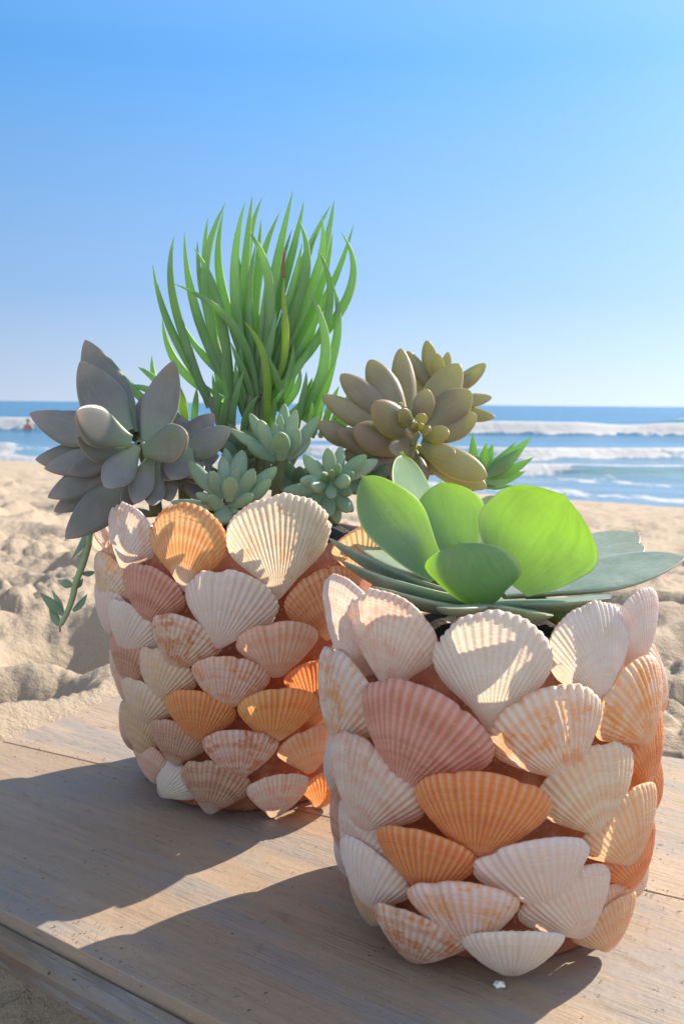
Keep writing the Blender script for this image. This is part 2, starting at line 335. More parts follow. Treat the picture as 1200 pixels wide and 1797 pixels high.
# ------------------------------------------------------------------ beach
FE0, FE1 = PZ(0, 1595), PZ(395, 1797)                   # front edge line of the board
fdir = (FE1 - FE0).normalized(); fnrm = Vector((fdir.y, -fdir.x, 0))
if fnrm.y > 0: fnrm = -fnrm                            # towards the camera
def build_sand():
    th = np.concatenate([np.linspace(-180, -52, 60, endpoint=False), np.linspace(-52, 40, 760, endpoint=False), np.linspace(40, 180, 70)])
    th = np.radians(th[:-1]); rr = np.geomspace(.05, 48, 760)
    T, Q = np.meshgrid(th, rr, indexing='ij')
    x = np.sin(T) * Q; y = np.cos(T) * Q
    s = .62 * x + .78 * y
    z = -.014 - .087 * np.maximum(0, s - 1.0) - .03 * np.maximum(0, s - 16)
    dn = (x - FE0.x) * fnrm.x + (y - FE0.y) * fnrm.y    # >0 on the camera side
    near = ss(-.12, .03, dn) * (1 - ss(1.0, 2.0, Q))
    z += near * -.085
    # lumps and footprints
    far = ss(.5, 6, Q)
    wx = x + .12 * pn(x * 2, y * 2, 1); wy = y + .12 * pn(x * 2, y * 2, 2)
    dry = 1 - ss(15, 18.5, s)
    lum = .015 * pn(wx * 1.5, wy * 1.5, 3) + .013 * pn(wx * 3.3, wy * 3.3, 4) + .012 * pn(wx * 7.5, wy * 7.5, 5)
    n8 = pn(wx * 19, wy * 19, 6); n9 = pn(wx * 45, wy * 45, 7); n10 = pn(x * 110, y * 110, 8)
    lum2 = .010 * np.abs(n8) + .007 * n9 + .004 * n10
    patch = ss(-.1, .35, pn(x * 2.3, y * 2.3, 9))
    crumb = patch * (.013 * np.clip(np.abs(pn(wx * 27, wy * 27, 10)) * 2.4 - .25, 0, 1) + .007 * n9)
    crumb = crumb * (1 + 1.6 * np.exp(-((x + .30) / .22) ** 2 - ((y - 1.12) / .22) ** 2)) 
    amp = .35 + .65 * ss(.9, 1.6, Q)
    z += (lum * amp * (.75 + .9 * far) + (lum2 * .6 + crumb) * (1 - ss(4, 12, Q))) * dry
    pits = np.zeros_like(z)
    pr = np.random.default_rng(5)
    for k in range(520):
        q = 1.0 + 13 * pr.random() ** 1.6; a = R(-40 + 72 * pr.random())
        px, py = math.sin(a) * q, math.cos(a) * q
        an = pr.random() * 6.28; L = .13 + .07 * pr.random(); B = .055 + .03 * pr.random(); D = .010 + .016 * pr.random()
        m = (np.abs(x - px) < .5) & (np.abs(y - py) < .5)
        if not m.any(): continue
        dx, dy = x[m] - px, y[m] - py
        e = ((dx * math.cos(an) + dy * math.sin(an)) / L) ** 2 + ((-dx * math.sin(an) + dy * math.cos(an)) / B) ** 2
        pits[m] += -D * np.exp(-e ** 1.5 * 1.2) + .45 * D * np.exp(-((np.sqrt(e) - 1.5) / .38) ** 2)
    z += pits * dry
    # keep below the board
    lim = -.026
    bx = ((x > -.34) & (x < .6) & (dn < .0) & (y < 1.0))
    e0 = np.array([-.2489, .7473]); e1 = np.array([-.1864, .8779])       # left end of the far plank
    side = (e1[0] - e0[0]) * (y - e0[1]) - (e1[1] - e0[1]) * (x - e0[0])  # >0 left of it
    back = y - (.752 - .565 * (x - .245))
    jl = y - (.7476 - .565 * (x + .2407))
    under = ((jl < 0.0) | ((side < 0.0) & (back < 0.0))) & (dn < .0)
    z = np.where(under, np.minimum(z, -.030), z)
    sdist = side / .1447; bdist = back * .87
    dd = np.maximum(sdist, bdist)
    z = np.where((~under) & (jl > -.02) & (Q < 1.3) & (dd < .08) & (dd > -.001), np.minimum(z, -.006 + .35 * np.maximum(0, dd - .012)), z)
    z = np.where((~under) & (jl <= .012) & (dn < .03) & (Q < 1.3), np.minimum(z, -.006), z)
    wet = ss(17.6, 19.3, s + .9 * pn(x * .35, y * .35, 12))
    V = np.stack([x, y, z], -1).reshape(-1, 3)
    me = grid_mesh('sand', V, len(th), len(rr), close_u=True, attrs={'wet': wet.ravel()})
    o = link('sand', me, M_SAND); tag(o, kind='structure')
build_sand()

SEA_Z = -1.65
def build_sea():
    ys = np.concatenate([np.linspace(12, 46, 300, endpoint=False), np.linspace(46, 130, 220, endpoint=False), np.geomspace(130, 9000, 70)])
    us = np.linspace(-1.4, 1.4, 560)
    U, Y = np.meshgrid(us, ys, indexing='ij')
    x = U * np.minimum(Y, 1e9); y = Y
    z = np.full_like(x, SEA_Z) + .035 * pn(x * .35, y * .9, 21) + .02 * pn(x * .9, y * 2.2, 22)
    foam = np.zeros_like(x); face = np.zeros_like(x)
    def wave(y0, slope, h, front, backw, seed, fstr, lo=-.2, bend=2.0, freq=.05):
        nonlocal z, foam, face
        yc = y0 + slope * x + bend * pn(x * freq, x * 0 + seed, seed) + .45 * bend * pn(x * freq * 4.3, x * 0 + seed + 3.3, seed)
        a = ss(lo, lo + .35, pn(x * freq * 1.6 + seed * 3, x * 0 + 5.5, seed + 1))
        d = y - yc                                        # <0 in front (towards the camera)
        prof = np.where(d < 0, np.exp(-(d / front) ** 2), np.exp(-(d / backw) ** 2))
        z += h * a * prof
        br = ss(-.25, .1, pn(x * freq * 2.5 + 9, x * 0 + seed, seed + 2))      # broken part
        fm = np.where(d < 0, ss(-front * 2.1, -front * .7, d) * br + (1 - br) * ss(-front * .35, 0, d), np.exp(-(d / (backw * .22)) ** 2))
        foam = np.maximum(foam, fm * a * fstr)
        face = np.maximum(face, (1 - br) * a * np.where(d < 0, np.exp(-((d + front * .8) / (front * .7)) ** 2), 0))
    wave(112, .02, .95, 2.2, 7, 31, 1.0, -.25, 5, .022)
    wave(69, .03, .85, 1.5, 4.5, 33, 1.0, -.42, 3, .035)
    wave(54, -.02, .25, 1.2, 4.0, 35, .8, -.1, 3, .04)
    wave(38, .05, .38, .9, 2.6, 38, .85, -.35, 1.8, .07)
    wave(29.5, -.12, .30, .8, 2.2, 41, .9, -.45, 1.4, .09)
    s = .62 * x + .78 * y
    e = s - 20.6 + .8 * pn(x * .25, y * .25, 44)
    foam = np.maximum(foam, .62 * np.exp(-((e - .2) / .9) ** 2)); foam = np.maximum(foam, .45 * np.exp(-((e - 4) / 1.3) ** 2))
    foam = np.maximum(foam, .16 * (1 - ss(24, 60, y)))
    shallow = 1 - ss(20, 75, y)
    V = np.stack([x, y, z], -1).reshape(-1, 3)
    me = grid_mesh('sea', V, len(us), len(ys), attrs={'foam': foam.ravel(), 'face': face.ravel(), 'shallow': shallow.ravel()})
    o = link('sea', me, M_SEA); tag(o, kind='structure')
build_sea()

def build_person():
    b = P(50, 756, 66.0); b.z = SEA_Z - 1.05
    root = empty('person', b)
    tag(root, 'distant bather standing chest deep in the surf at the left edge', 'person')
    pts = [((0, 0, .92), .15), ((0, 0, 1.15), .15), ((0, 0, 1.38), .17), ((0, 0, 1.50), .07), ((0, -.01, 1.63), .095), ((0, -.01, 1.74), .085),
           ((-.20, 0, 1.40), .07), ((-.30, -.04, 1.14), .05), ((-.22, -.22, 1.02), .04), ((.20, 0, 1.40), .07), ((.32, -.02, 1.14), .05), ((.30, -.2, .98), .04),
           ((-.10, 0, .85), .10), ((-.11, 0, .45), .075), ((-.11, .02, .05), .05), ((-.11, -.16, .0), .04), ((.10, 0, .85), .10), ((.11, 0, .45), .075), ((.11, .02, .05), .05), ((.11, -.16, .0), .04)]
    ed = [(0, 1), (1, 2), (2, 3), (3, 4), (4, 5), (2, 6), (6, 7), (7, 8), (2, 9), (9, 10), (10, 11), (0, 12), (12, 13), (13, 14), (14, 15), (0, 16), (16, 17), (17, 18), (18, 19)]
    me = bpy.data.meshes.new('body'); me.from_pydata([p for p, _ in pts], ed, [])
    o = link('body', me, M_SKIN, root)
    md = o.modifiers.new('skin', 'SKIN'); md.use_smooth_shade = True
    for i, (p, r) in enumerate(pts):
        me.skin_vertices[0].data[i].radius = (r, r * .8); me.skin_vertices[0].data[i].use_root = (i == 0)
    o.modifiers.new('sub', 'SUBSURF').render_levels = 2
    bm = bmesh.new(); bmesh.ops.create_uvsphere(bm, u_segments=14, v_segments=8, radius=.115)
    for v in bm.verts: v.co.z = max(v.co.z, -.02); v.co.y += .015
    for f in bm.faces: f.smooth = True
    mh = bpy.data.meshes.new('hair'); bm.to_mesh(mh); bm.free()
    h = link('hair', mh, M_HAIR, root); h.location = (0, 0, 1.73)
build_person()

# ------------------------------------------------------------------ wooden board
def prism(pts, z0, z1, bev=.0006):
    bm = bmesh.new(); vs_ = [bm.verts.new((p[0], p[1], z0)) for p in pts]; f = bm.faces.new(vs_)
    r = bmesh.ops.extrude_face_region(bm, geom=[f])
    for v in r['geom']:
        if isinstance(v, bmesh.types.BMVert): v.co.z = z1
    bmesh.ops.recalc_face_normals(bm, faces=bm.faces)
    if bev: bmesh.ops.bevel(bm, geom=list(bm.edges), offset=bev, segments=2, profile=.6, affect='EDGES')
    me = bpy.data.meshes.new('plank'); bm.to_mesh(me); bm.free(); return me
def build_board():
    org = Vector((-.05, .62, 0)); ang = math.atan2(fdir.y, fdir.x)
    root = empty('wooden_board', org); root.rotation_euler.z = ang
    tag(root, 'weathered wooden board of two planks lying on the sand under both shell pots', 'board')
    rot = Matrix.Rotation(-ang, 2)
    def loc(p): q = rot @ Vector((p[0] - org.x, p[1] - org.y)); return (q.x, q.y)
    jd = Vector((.8707, -.4918, 0)); j0 = Vector((-.2407, .7476, 0))
    g = Vector((jd.y, -jd.x, 0)); 
    if g.y > 0: g = -g
    a = FE0 - fdir * .45; b = FE1 + fdir * .55
    ja = j0 - jd * .28; jb = j0 + jd * .95
    near = [a, b, jb + g * .0003, ja + g * .0003]
    o = link('plank', prism([loc(p) for p in near], -.018, 0), M_PLANK, root)
    l0 = Vector((-.2489, .7473, 0)) - g * .001; ed = Vector((.4316, .9020, 0))
    far = [l0, jb - g * .0003, Vector((.62, .54, 0)), l0 + ed * .20 + jd * .0]
    far[0] = j0 - jd * .0087 - g * .0003
    k = link('plank', prism([loc(p) for p in far], -.0165, .0004), M_PLANKB, root)
    # stepped trim along the front edge: a lower ledge with a rounded nose
    w = .0095
    bm = bmesh.new()
    sec = [(.0, -.012), (.0, -.0075), (.0015, -.0065), (w - .004, -.0075), (w - .001, -.009), (w, -.0125), (w - .001, -.017), (w + .0012, -.0185), (w + .001, -.0205), (w - .001, -.0215), (0, -.0215), (-.004, -.0190)]
    n = 60; L = 1.02; rows = []
    for i in range(n + 1):
        c = a + fdir * (L * i / n + .0)
        ring = []
        for d, z in sec:
            jx = .0004 * math.sin(i * 1.7 + d * 900) 
            p = c + fnrm * (d + .0006 + jx); q = loc(p); ring.append(bm.verts.new((q[0], q[1], z + jx)))
        rows.append(ring)
    m = len(sec)
    for i in range(n):
        for j in range(m):
            bm.faces.new((rows[i][j], rows[i + 1][j], rows[i + 1][(j + 1) % m], rows[i][(j + 1) % m]))
    bm.faces.new(rows[0]); bm.faces.new(rows[-1][::-1]); bmesh.ops.recalc_face_normals(bm, faces=bm.faces)
    me = bpy.data.meshes.new('edge_trim'); bm.to_mesh(me); bm.free()
    link('edge_trim', me, M_TRIM, root)
    # old screw holes in the far plank
    for px, py in ((132, 1281), (92, 1298), (262, 1364)):
        p = PZ(px, py, .0015); q = loc(p)
        bm = bmesh.new(); bmesh.ops.create_cone(bm, cap_ends=True, segments=16, radius1=.0030, radius2=.0022, depth=.0008)
        me = bpy.data.meshes.new('screw_head'); bm.to_mesh(me); bm.free()
        s_ = link('screw_head', me, M_DRY, root); s_.location = (q[0], q[1], -.0001 if px < 200 else -.0004)
build_board()

# ------------------------------------------------------------------ shells
NR = 25
def shell_mesh(seed, hfac=1.0, ribs=NR, half=68):
    """unit width scallop: hinge at the origin, fan towards +Y, convex side +Z"""
    rr = np.random.default_rng(seed)
    nu, nv = ribs * 8 + 1, 26
    u = np.linspace(-1, 1, nu); t = np.linspace(0, 1, nv)
    r = .5; phm = R(half); c = r / math.sin(phm)
    ph = u * phm
    Rr = c * np.cos(ph) + np.sqrt(np.maximum(r * r - c * c * np.sin(ph) ** 2, 0))
    for _ in range(rr.integers(1, 4)): Rr = Rr * (1 - rr.uniform(.02, .05) * np.exp(-((u - rr.uniform(-.85, .85)) / rr.uniform(.02, .07)) ** 2))
    rib = .5 + .5 * np.cos(np.pi * 2 * ribs * (u + 1) / 2 + np.pi); rib = rib ** .8
    Rr = Rr * (1 + .017 * (rib - .5)) * (1 + .012 * np.interp(u, np.linspace(-1, 1, 17), rr.normal(size=17)))
    T = t ** 1.0
    U, TT = np.meshgrid(u, T, indexing='ij')
    RR = Rr[:, None] * TT
    x = np.sin(ph)[:, None] * RR; y = np.cos(ph)[:, None] * RR * hfac
    prof = (np.sin(np.pi * np.clip(TT, 0, 1) ** .52)) ** .68
    cross = np.maximum(0, 1 - np.abs(U) ** 2.6) ** .62
    D = .30
    z = D * prof * (.10 + .90 * cross)
    amp = .0095 * np.minimum(1, TT * 1.8) * (1 - .4 * np.abs(U))
    z = z + amp * (rib[:, None] - .4)
    gl = rr.normal(size=9).cumsum() * .5; z = z + .0035 * np.interp(TT, np.linspace(0, 1, 9), gl - np.linspace(gl[0], gl[-1], 9)) + .0022 * np.sin(TT * 46 + rr.random() * 6) * ss(.35, .7, TT) * cross
    # umbo rolled over the hinge
    k = np.clip(1 - TT / .36, 0, 1) ** 1.25
    y = y - k * .13 * cross; z = z + k * .03 * cross
    # side flattening and a turned lip that gives the margin its thickness
    V = np.stack([x, y, z], -1)
    ctr = np.array([0, .55, 0.0])
    m = V[:, -1, :]
    inn = (ctr - m); inn[:, 2] = 0; inn /= np.linalg.norm(inn, axis=1, keepdims=True)
    l1 = m + inn * .006 + np.array([0, 0, -.020]); l2 = m + inn * .035 + np.array([0, 0, -.012])
    V = np.concatenate([V, l1[:, None, :], l2[:, None, :]], 1); nv2 = nv + 2
    uv = np.stack([np.repeat(((u + 1) / 2)[:, None], nv2, 1), np.repeat(np.concatenate([T, [1.0, 1.0]])[None, :], nu, 0)], -1)
    ra = np.repeat(rib[:, None], nv2, 1)
    return grid_mesh('shell', V.reshape(-1, 3), nu, nv2, uv=uv.reshape(-1, 2), attrs={'rib': ra.ravel()})
SHELLS = [shell_mesh(3, .86, 29), shell_mesh(4, .85, 27), shell_mesh(5, .87, 31), shell_mesh(6, .86, 33), shell_mesh(9, .85, 28), shell_mesh(10, .87, 26), shell_mesh(11, .86, 32), shell_mesh(7, 0.91, 31, 58), shell_mesh(8, 0.91, 28, 58), shell_mesh(12, 0.91, 26, 58), shell_mesh(13, 0.91, 33, 58)]
for m_ in SHELLS: m_.materials.append(M_SHELL)

# base colour, pigment, band, mottle, umbo, label
PAL = {
    'w': ((.89, .84, .80), (.82, .66, .55), .35, .50, .3, None),
    'W': ((.90, .87, .83), (.82, .66, .50), .15, .30, .2, 'almost white scallop shell'),
    'c': ((.88, .79, .64), (.82, .62, .36), .55, .35, .3, 'cream scallop shell'),
    'wo': ((.90, .85, .79), (.84, .44, .17), .35, 1.1, .3, 'white scallop shell with orange mottling'),
    'wo2': ((.89, .74, .52), (.86, .44, .12), .45, 1.1, .3, 'cream scallop shell with orange patches'),
    'ws': ((.90, .86, .81), (.76, .52, .36), .30, .75, .3, 'large white scallop shell with light brown mottling'),
    'wp': ((.89, .81, .76), (.79, .52, .42), .40, .80, .4, 'pinkish white scallop shell'),
    'p': ((.87, .66, .55), (.78, .46, .33), .60, .40, .7, 'pale pink scallop shell'),
    'r': ((.76, .43, .34), (.60, .26, .19), .60, .60, .3, 'dusky red scallop shell'),
    'o': ((.86, .38, .11), (.74, .25, .06), .60, .50, .3, 'orange scallop shell'),
    'O': ((.88, .56, .22), (.80, .36, .08), .65, .35, .9, 'golden orange scallop shell with white hinge'),
    'ob': ((.82, .47, .26), (.62, .28, .12), .80, .45, .8, 'banded orange brown scallop shell'),
    'po': ((.88, .66, .44), (.84, .48, .22), .50, .40, .5, 'pale orange scallop shell'),
    'rs': ((.89, .80, .73), (.66, .29, .13), .40, 1.2, .3, 'white scallop shell with rust speckles'),
    'b': ((.72, .46, .34), (.52, .27, .17), .75, .65, .9, 'brown scallop shell'),
    't': ((.78, .62, .42), (.62, .42, .22), .60, .50, .3, 'tan scallop shell'),
}
def prof_fn(tab):
    zz = [a for a, _ in tab]; rr_ = [b for _, b in tab]
    return lambda z: float(np.interp(z, zz, rr_))
def place_shell(root, cxy, f, a, zh, w, roll, tilt, key, var, tall=False):
    """hinge glued to the jar wall at azimuth a and height zh, rim leaning outwards by tilt"""
    out = Vector((math.sin(a), -math.cos(a), 0)); up = Vector((0, 0, 1)); side = Vector((math.cos(a), math.sin(a), 0))
    T = R(tilt)
    ax = up * math.cos(T) + out * math.sin(T); nm = out * math.cos(T) - up * math.sin(T)
    ax2 = ax * math.cos(R(roll)) + side * math.sin(R(roll))
    sx = ax2.cross(nm).normalized()
    hinge = Vector((cxy[0], cxy[1], 0)) + out * (f(max(zh, 0)) + .002) + up * zh
    o = bpy.data.objects.new('shell', SHELLS[var % 7 if not tall else 7 + var % 4]); C.objects.link(o); o.parent = root
    m = Matrix.Identity(4)
    hl = hinge - root.location
    for i in range(3):
        m[i][0] = sx[i] * w * 1.04; m[i][1] = ax2[i] * w * 1.04; m[i][2] = nm[i] * w * 1.04; m[i][3] = hl[i]
    o.matrix_local = m
    b, tn, kb, km, ku, lab = PAL[key]
    j = lambda c: tuple(min(.85, max(.01, x * (1 + rng.uniform(-.06, .06)))) for x in c)
    o.color = (*j(b), 1); o['tint'] = list(j(tn)); o['band'] = kb; o['mottle'] = km * 1.3; o['umbo'] = ku
    if lab: o['label'] = lab
    return o

def build_pot(loc, label, tab, shells, hidden, scale):
    f = prof_fn(tab)
    root = empty('shell_planter', loc)
    tag(root, label, 'planter', 'shell covered planters')
    # lathe jar with an inner wall
    pr = [(0, .0)] + [(r, z) for z, r in tab]
    top = tab[-1][0]; rt = tab[-1][1]
    pr += [(rt - .003, top + .001), (rt - .005, top - .001), (rt - .006, top - .02), (0, top - .022)]
    n = 72
    V = np.array([[r * math.cos(2 * math.pi * i / n), r * math.sin(2 * math.pi * i / n), z] for i in range(n) for r, z in pr])
    me = grid_mesh('jar', V, n, len(pr), close_u=True)
    link('jar', me, M_JAR, root)
    for i, (a, zh, w, roll, tilt, key, tall) in enumerate(shells):
        place_shell(root, loc, f, R(a), zh / 1000., w / 1000., roll, tilt, key, i, tall=bool(tall))
    for (zh, w, tilt, n_, keys, a0) in hidden:                 # the far side, seen only from elsewhere
        for k in range(n_):
            a = a0 + 2 * math.pi * k / n_; a = (a + math.pi) % (2 * math.pi) - math.pi
            if R(-84) < a < R(76): continue
            place_shell(root, loc, f, a, zh, w / 1000., rng.uniform(-8, 8), tilt, rng.choice(keys), k)
    return root, f

FP = Vector((.075, .509, 0)); BP = Vector((-.062, .681, 0))
TAB_F = [(.0, .058), (.004, .061), (.03, .0665), (.07, .069), (.1, .070), (.125, .068), (.138, .065)]
TAB_B = [(.0, .058), (.004, .062), (.03, .068), (.06, .074), (.1, .083), (.135, .087), (.155, .085), (.166, .081)]
# azimuth round the jar (0 = front, + = right), hinge height mm, width mm, roll, lean of the rim outwards, colour, rounder kind
front_shells = [
    (-60.5, 131.9, 44.7, -0.1, 24.4, 'wp', 1), (-40.9, 130.0, 44.8, -0.1, 27.2, 'wp', 1), (-8.5, 119.8, 47.6, 0.1, 20.2, 'w', 1),
    (25.6, 125.0, 41.1, -0.2, 7.8, 'w', 1), (47.3, 137.2, 35.4, -0.1, 20.2, 'w', 1), (-62.6, 98.3, 48.6, 9.6, 22.6, 'wo', 0),
    (-34.3, 94.5, 58.2, 25.6, 35.2, 'r', 0), (15.1, 99.4, 48.4, -28.6, 28.9, 'wo', 0), (46.6, 104.4, 44.6, -23.6, 17.5, 'wo2', 0),
    (-50.4, 65.3, 51.8, 17.9, 29.2, 'wp', 0), (-12.2, 68.5, 53.7, 7.3, 44.0, 'o', 0), (26.8, 70.8, 46.6, -17.8, 24.1, 'c', 0),
    (49.5, 83.4, 38.2, 5.2, 16.4, 'o', 0), (-58.8, 39.5, 39.3, 28.0, 27.3, 'wp', 0), (-27.6, 46.5, 44.7, 6.9, 47.4, 'o', 0),
    (11.3, 46.1, 48.2, -29.3, 46.1, 'W', 0), (41.8, 52.0, 44.2, -21.1, 28.5, 'po', 0), (49.4, 36.9, 36.9, -20.8, 27.4, 'o', 0),
    (-50.9, 25.6, 40.2, 11.4, 34.0, 'W', 0), (-11.6, 26.1, 46.9, -13.9, 48.3, 'wo', 0), (25.4, 25.4, 42.8, -34.4, 33.3, 'w', 0),
    (34.3, 12.2, 33.9, -8.3, 27.6, 'po', 0), (-34.6, 9.8, 42.7, 19.9, 49.3, 'rs', 0), (0.5, 11.9, 42.7, -4.2, 55.5, 'W', 0),
    (41.1, 9.3, 34.7, -20.0, 35.5, 'po', 0), (95.5, 53.9, 28.1, -22.8, 28.7, 'w', 0), (-70.5, 41.2, 34.5, 22.4, 23.9, 'b', 0),
    (-55.5, 13.5, 31.3, 19.4, 38.1, 't', 0)]
back_shells = [
    (-95.1, 148.8, 28.0, 1.5, 32.5, 'wp', 1), (-42.0, 154.3, 38.7, 10.2, 19.0, 'ws', 1), (-15.4, 148.3, 45.2, -0.3, 14.5, 'O', 1),
    (15.0, 148.7, 57.1, 0.4, 28.6, 'ws', 1), (46.8, 156.7, 52.6, -1.0, 54.6, 'po', 1), (-53.1, 113.8, 37.3, 12.0, 27.8, 'W', 0),
    (-53.2, 133.2, 36.7, 29.1, 28.6, 'wo', 0), (-31.1, 128.4, 40.3, 19.9, 33.3, 'r', 0), (-4.8, 120.2, 51.2, 22.1, 32.9, 'W', 0),
    (34.0, 121.1, 47.2, -11.9, 31.4, 'ob', 0), (-43.5, 106.1, 39.6, 28.0, 32.3, 'w', 0), (-21.4, 104.5, 41.5, 31.1, 40.6, 'rs', 0),
    (15.5, 103.0, 45.5, -3.5, 50.2, 'p', 0), (61.5, 96.0, 46.7, -10.6, 53.4, 'po', 0), (-43.0, 83.9, 38.6, 2.2, 29.9, 'b', 0),
    (-30.1, 80.7, 38.4, 22.2, 33.0, 'c', 0), (-3.4, 81.6, 43.1, 15.2, 45.1, 'wo', 0), (30.6, 80.6, 43.8, 3.7, 49.5, 'o', 0),
    (-52.1, 69.1, 30.0, 21.0, 35.5, 'p', 0), (-42.5, 61.9, 37.1, 23.3, 38.1, 'c', 0), (-14.0, 59.0, 41.1, 8.1, 42.5, 'o', 0),
    (13.9, 60.8, 46.5, 11.1, 47.3, 'O', 0), (50.4, 49.3, 43.8, -12.2, 46.2, 'po', 0), (-45.8, 38.7, 38.5, -1.5, 27.6, 't', 0),
    (-27.1, 39.6, 35.5, 12.8, 37.9, 'b', 0), (1.9, 37.9, 42.9, 3.5, 47.4, 'rs', 0), (33.5, 34.9, 38.8, -10.5, 42.2, 'po', 0),
    (-44.0, 21.0, 30.7, -2.3, 33.2, 'p', 0), (-40.3, 12.6, 32.7, 45.6, 21.6, 'W', 0), (-12.5, 11.9, 41.6, 16.4, 37.1, 'b', 0),
    (18.0, 8.2, 37.6, 4.8, 44.0, 'wp', 0), (42.8, 9.0, 38.9, 7.0, 48.1, 'o', 0)]
ks = ['w', 'wo', 'po', 'o', 'wp', 'c', 'p']
hid_f = [(.104, 38, 2, 10, ks, 3.3), (.080, 38, 8, 10, ks, 3.0), (.056, 37, 12, 10, ks, 3.3), (.034, 36, 16, 10, ks, 3.0), (.012, 33, 20, 10, ks, 3.3)]
hid_b = [(.126, 42, 4, 11, ks, 3.3), (.106, 40, 10, 12, ks, 3.0), (.084, 39, 16, 12, ks, 3.3), (.062, 38, 20, 12, ks, 3.0), (.042, 36, 24, 11, ks, 3.3), (.024, 34, 26, 11, ks, 3.0), (.008, 30, 24, 10, ks, 3.3)]
pot_f, prof_f = build_pot(FP, 'smaller jar covered in scallop shells, nearest on the board, holding one broad leaved succulent', TAB_F, front_shells, hid_f, 1.0)
pot_b, prof_b = build_pot(BP, 'larger jar covered in scallop shells, standing behind and left, crowded with mixed succulents', TAB_B, back_shells, hid_b, 1.18)

def build_soil(loc, z, rad, dome, label):
    n, m = 64, 18
    a = np.linspace(0, 2 * np.pi, n, endpoint=False); q = np.linspace(0, 1, m)
    A, Q = np.meshgrid(a, q, indexing='ij'); x = np.cos(A) * Q * rad; y = np.sin(A) * Q * rad
    zz = z + dome * (1 - Q ** 2) + .003 * pn(x * 90, y * 90, 3) + .0025 * pn(x * 220, y * 220, 4)
    me = grid_mesh('soil', np.stack([x, y, zz], -1).reshape(-1, 3), n, m, close_u=True)
    o = link('potting_soil', me, M_SOIL); o.location = loc
    tag(o, label, 'soil', None, 'stuff')
build_soil(FP, .134, .0625, .012, 'dark crumbly potting soil under the broad leaved succulent in the nearer jar')
build_soil(BP, .160, .0785, .024, 'dark crumbly potting soil between the mixed succulents in the larger jar')

# ------------------------------------------------------------------ leaves
SHAPE = {  # base width, t of max, end start, q, r
    'obov': (.32, .60, .50, 1.8, .75), 'ech': (.38, .60, .55, 2.2, .58), 'sed': (.50, .55, .50, 2.1, .62),
    'fing': (.72, .35, .48, 1.7, .88), 'plump': (.38, .60, .52, 2.2, .62), 'lance': (.45, .45, .40, 1.5, .95)}
def leaf_mesh(P0, P1, w, th, face, shape='obov', bow=.10, chan=.0, rings=22, seg=18, ctrl=None, twist=0.0, mucro=False, wav=0.0, seed=0):
    b, mx, e, q, r = SHAPE[shape]
    ax = P1 - P0; L = ax.length; axn = ax.normalized()
    fn = (face - axn * face.dot(axn))
    if fn.length < 1e-4: fn = Vector((0, -1, 0)) - axn * (-axn.y)
    fn.normalize()
    pts = ctrl if ctrl else [P0, P0.lerp(P1, .45) - fn * (bow * L * 2), P1]
    ts = [0.0] + [1 - (1 - k / (rings - 1)) ** 1.35 for k in range(1, rings)]
    def bez(t):
        ps = [p.copy() for p in pts]
        while len(ps) > 1: ps = [ps[i].lerp(ps[i + 1], t) for i in range(len(ps) - 1)]
        return ps[0]
    rr = np.random.default_rng(seed + 100); phs = rr.random(4) * 6.28
    V = []; uv = []
    for k, t in enumerate(ts):
        c = bez(t); tg = (bez(min(1, t + .01)) - bez(max(0, t - .01))).normalized()
        n = (fn - tg * fn.dot(tg)).normalized()
        if twist: n = Matrix.Rotation(twist * t, 3, tg) @ n
        s = tg.cross(n)
        tt = min(1.0, t / .965) if mucro else t
        A = b + (1 - b) * math.sin(math.pi / 2 * min(1, tt / mx)) ** 1.2
        E = 1.0
        if tt > e: E = max(0.0, 1 - ((tt - e) / (1 - e)) ** q) ** r
        if mucro and t > .94: E = max(E, .035 * (1 - t) / .06 + .004)
        hw = .5 * w * A * E; ht = th * (.55 + .45 * math.sin(math.pi * min(1, t * .9 + .1))) * (E ** .8)
        ht = min(ht, hw * 1.0 + 1e-6)
        for j in range(seg):
            an = 2 * math.pi * j / seg; ca, sa = math.cos(an), math.sin(an)
            x = hw * ca * (1 + wav * math.sin(t * 9 + phs[0] + (2 if ca > 0 else 0)))
            yv = ht * (.55 * sa if sa > 0 else .75 * sa)
            yv += chan * w * ((ca * ca) - .35) * E * A + wav * .25 * w * math.sin(t * 6 + phs[1]) * ca * ca * (1 if ca > 0 else -1)
            p = c + s * x + n * yv
            V.append(p); uv.append((j / seg, t))
        # tiny point
    if False:
        c = bez(1.0); tg = (bez(1.0) - bez(.97)).normalized()
        for (dl, rw) in ((-.006, .0009), (.003, .0008), (.005, .0005), (.006, .00002)):
            n = (fn - tg * fn.dot(tg)).normalized(); s = tg.cross(n)
            for j in range(seg):
                an = 2 * math.pi * j / seg
                V.append(c + tg * (dl * L / .06 * .35) + s * rw * math.cos(an) + n * rw * math.sin(an)); uv.append((j / seg, 1.0))
    nr = len(V) // seg
    V = np.array([tuple(v) for v in V]).reshape(nr, seg, 3).transpose(1, 0, 2).reshape(-1, 3)
    uv = np.array(uv).reshape(nr, seg, 2).transpose(1, 0, 2).reshape(-1, 2)
    return V, uv, seg, nr
def add_leaf(root, mat, P0, P1, w, th, face, name='leaf', **k):
    V, uv, n, m = leaf_mesh(P0, P1, w, th, face, **k)
    V = V - np.array(tuple(root.location))
    me = grid_mesh(name, V, n, m, close_u=True, uv=uv)
    return link(name, me, mat, root)
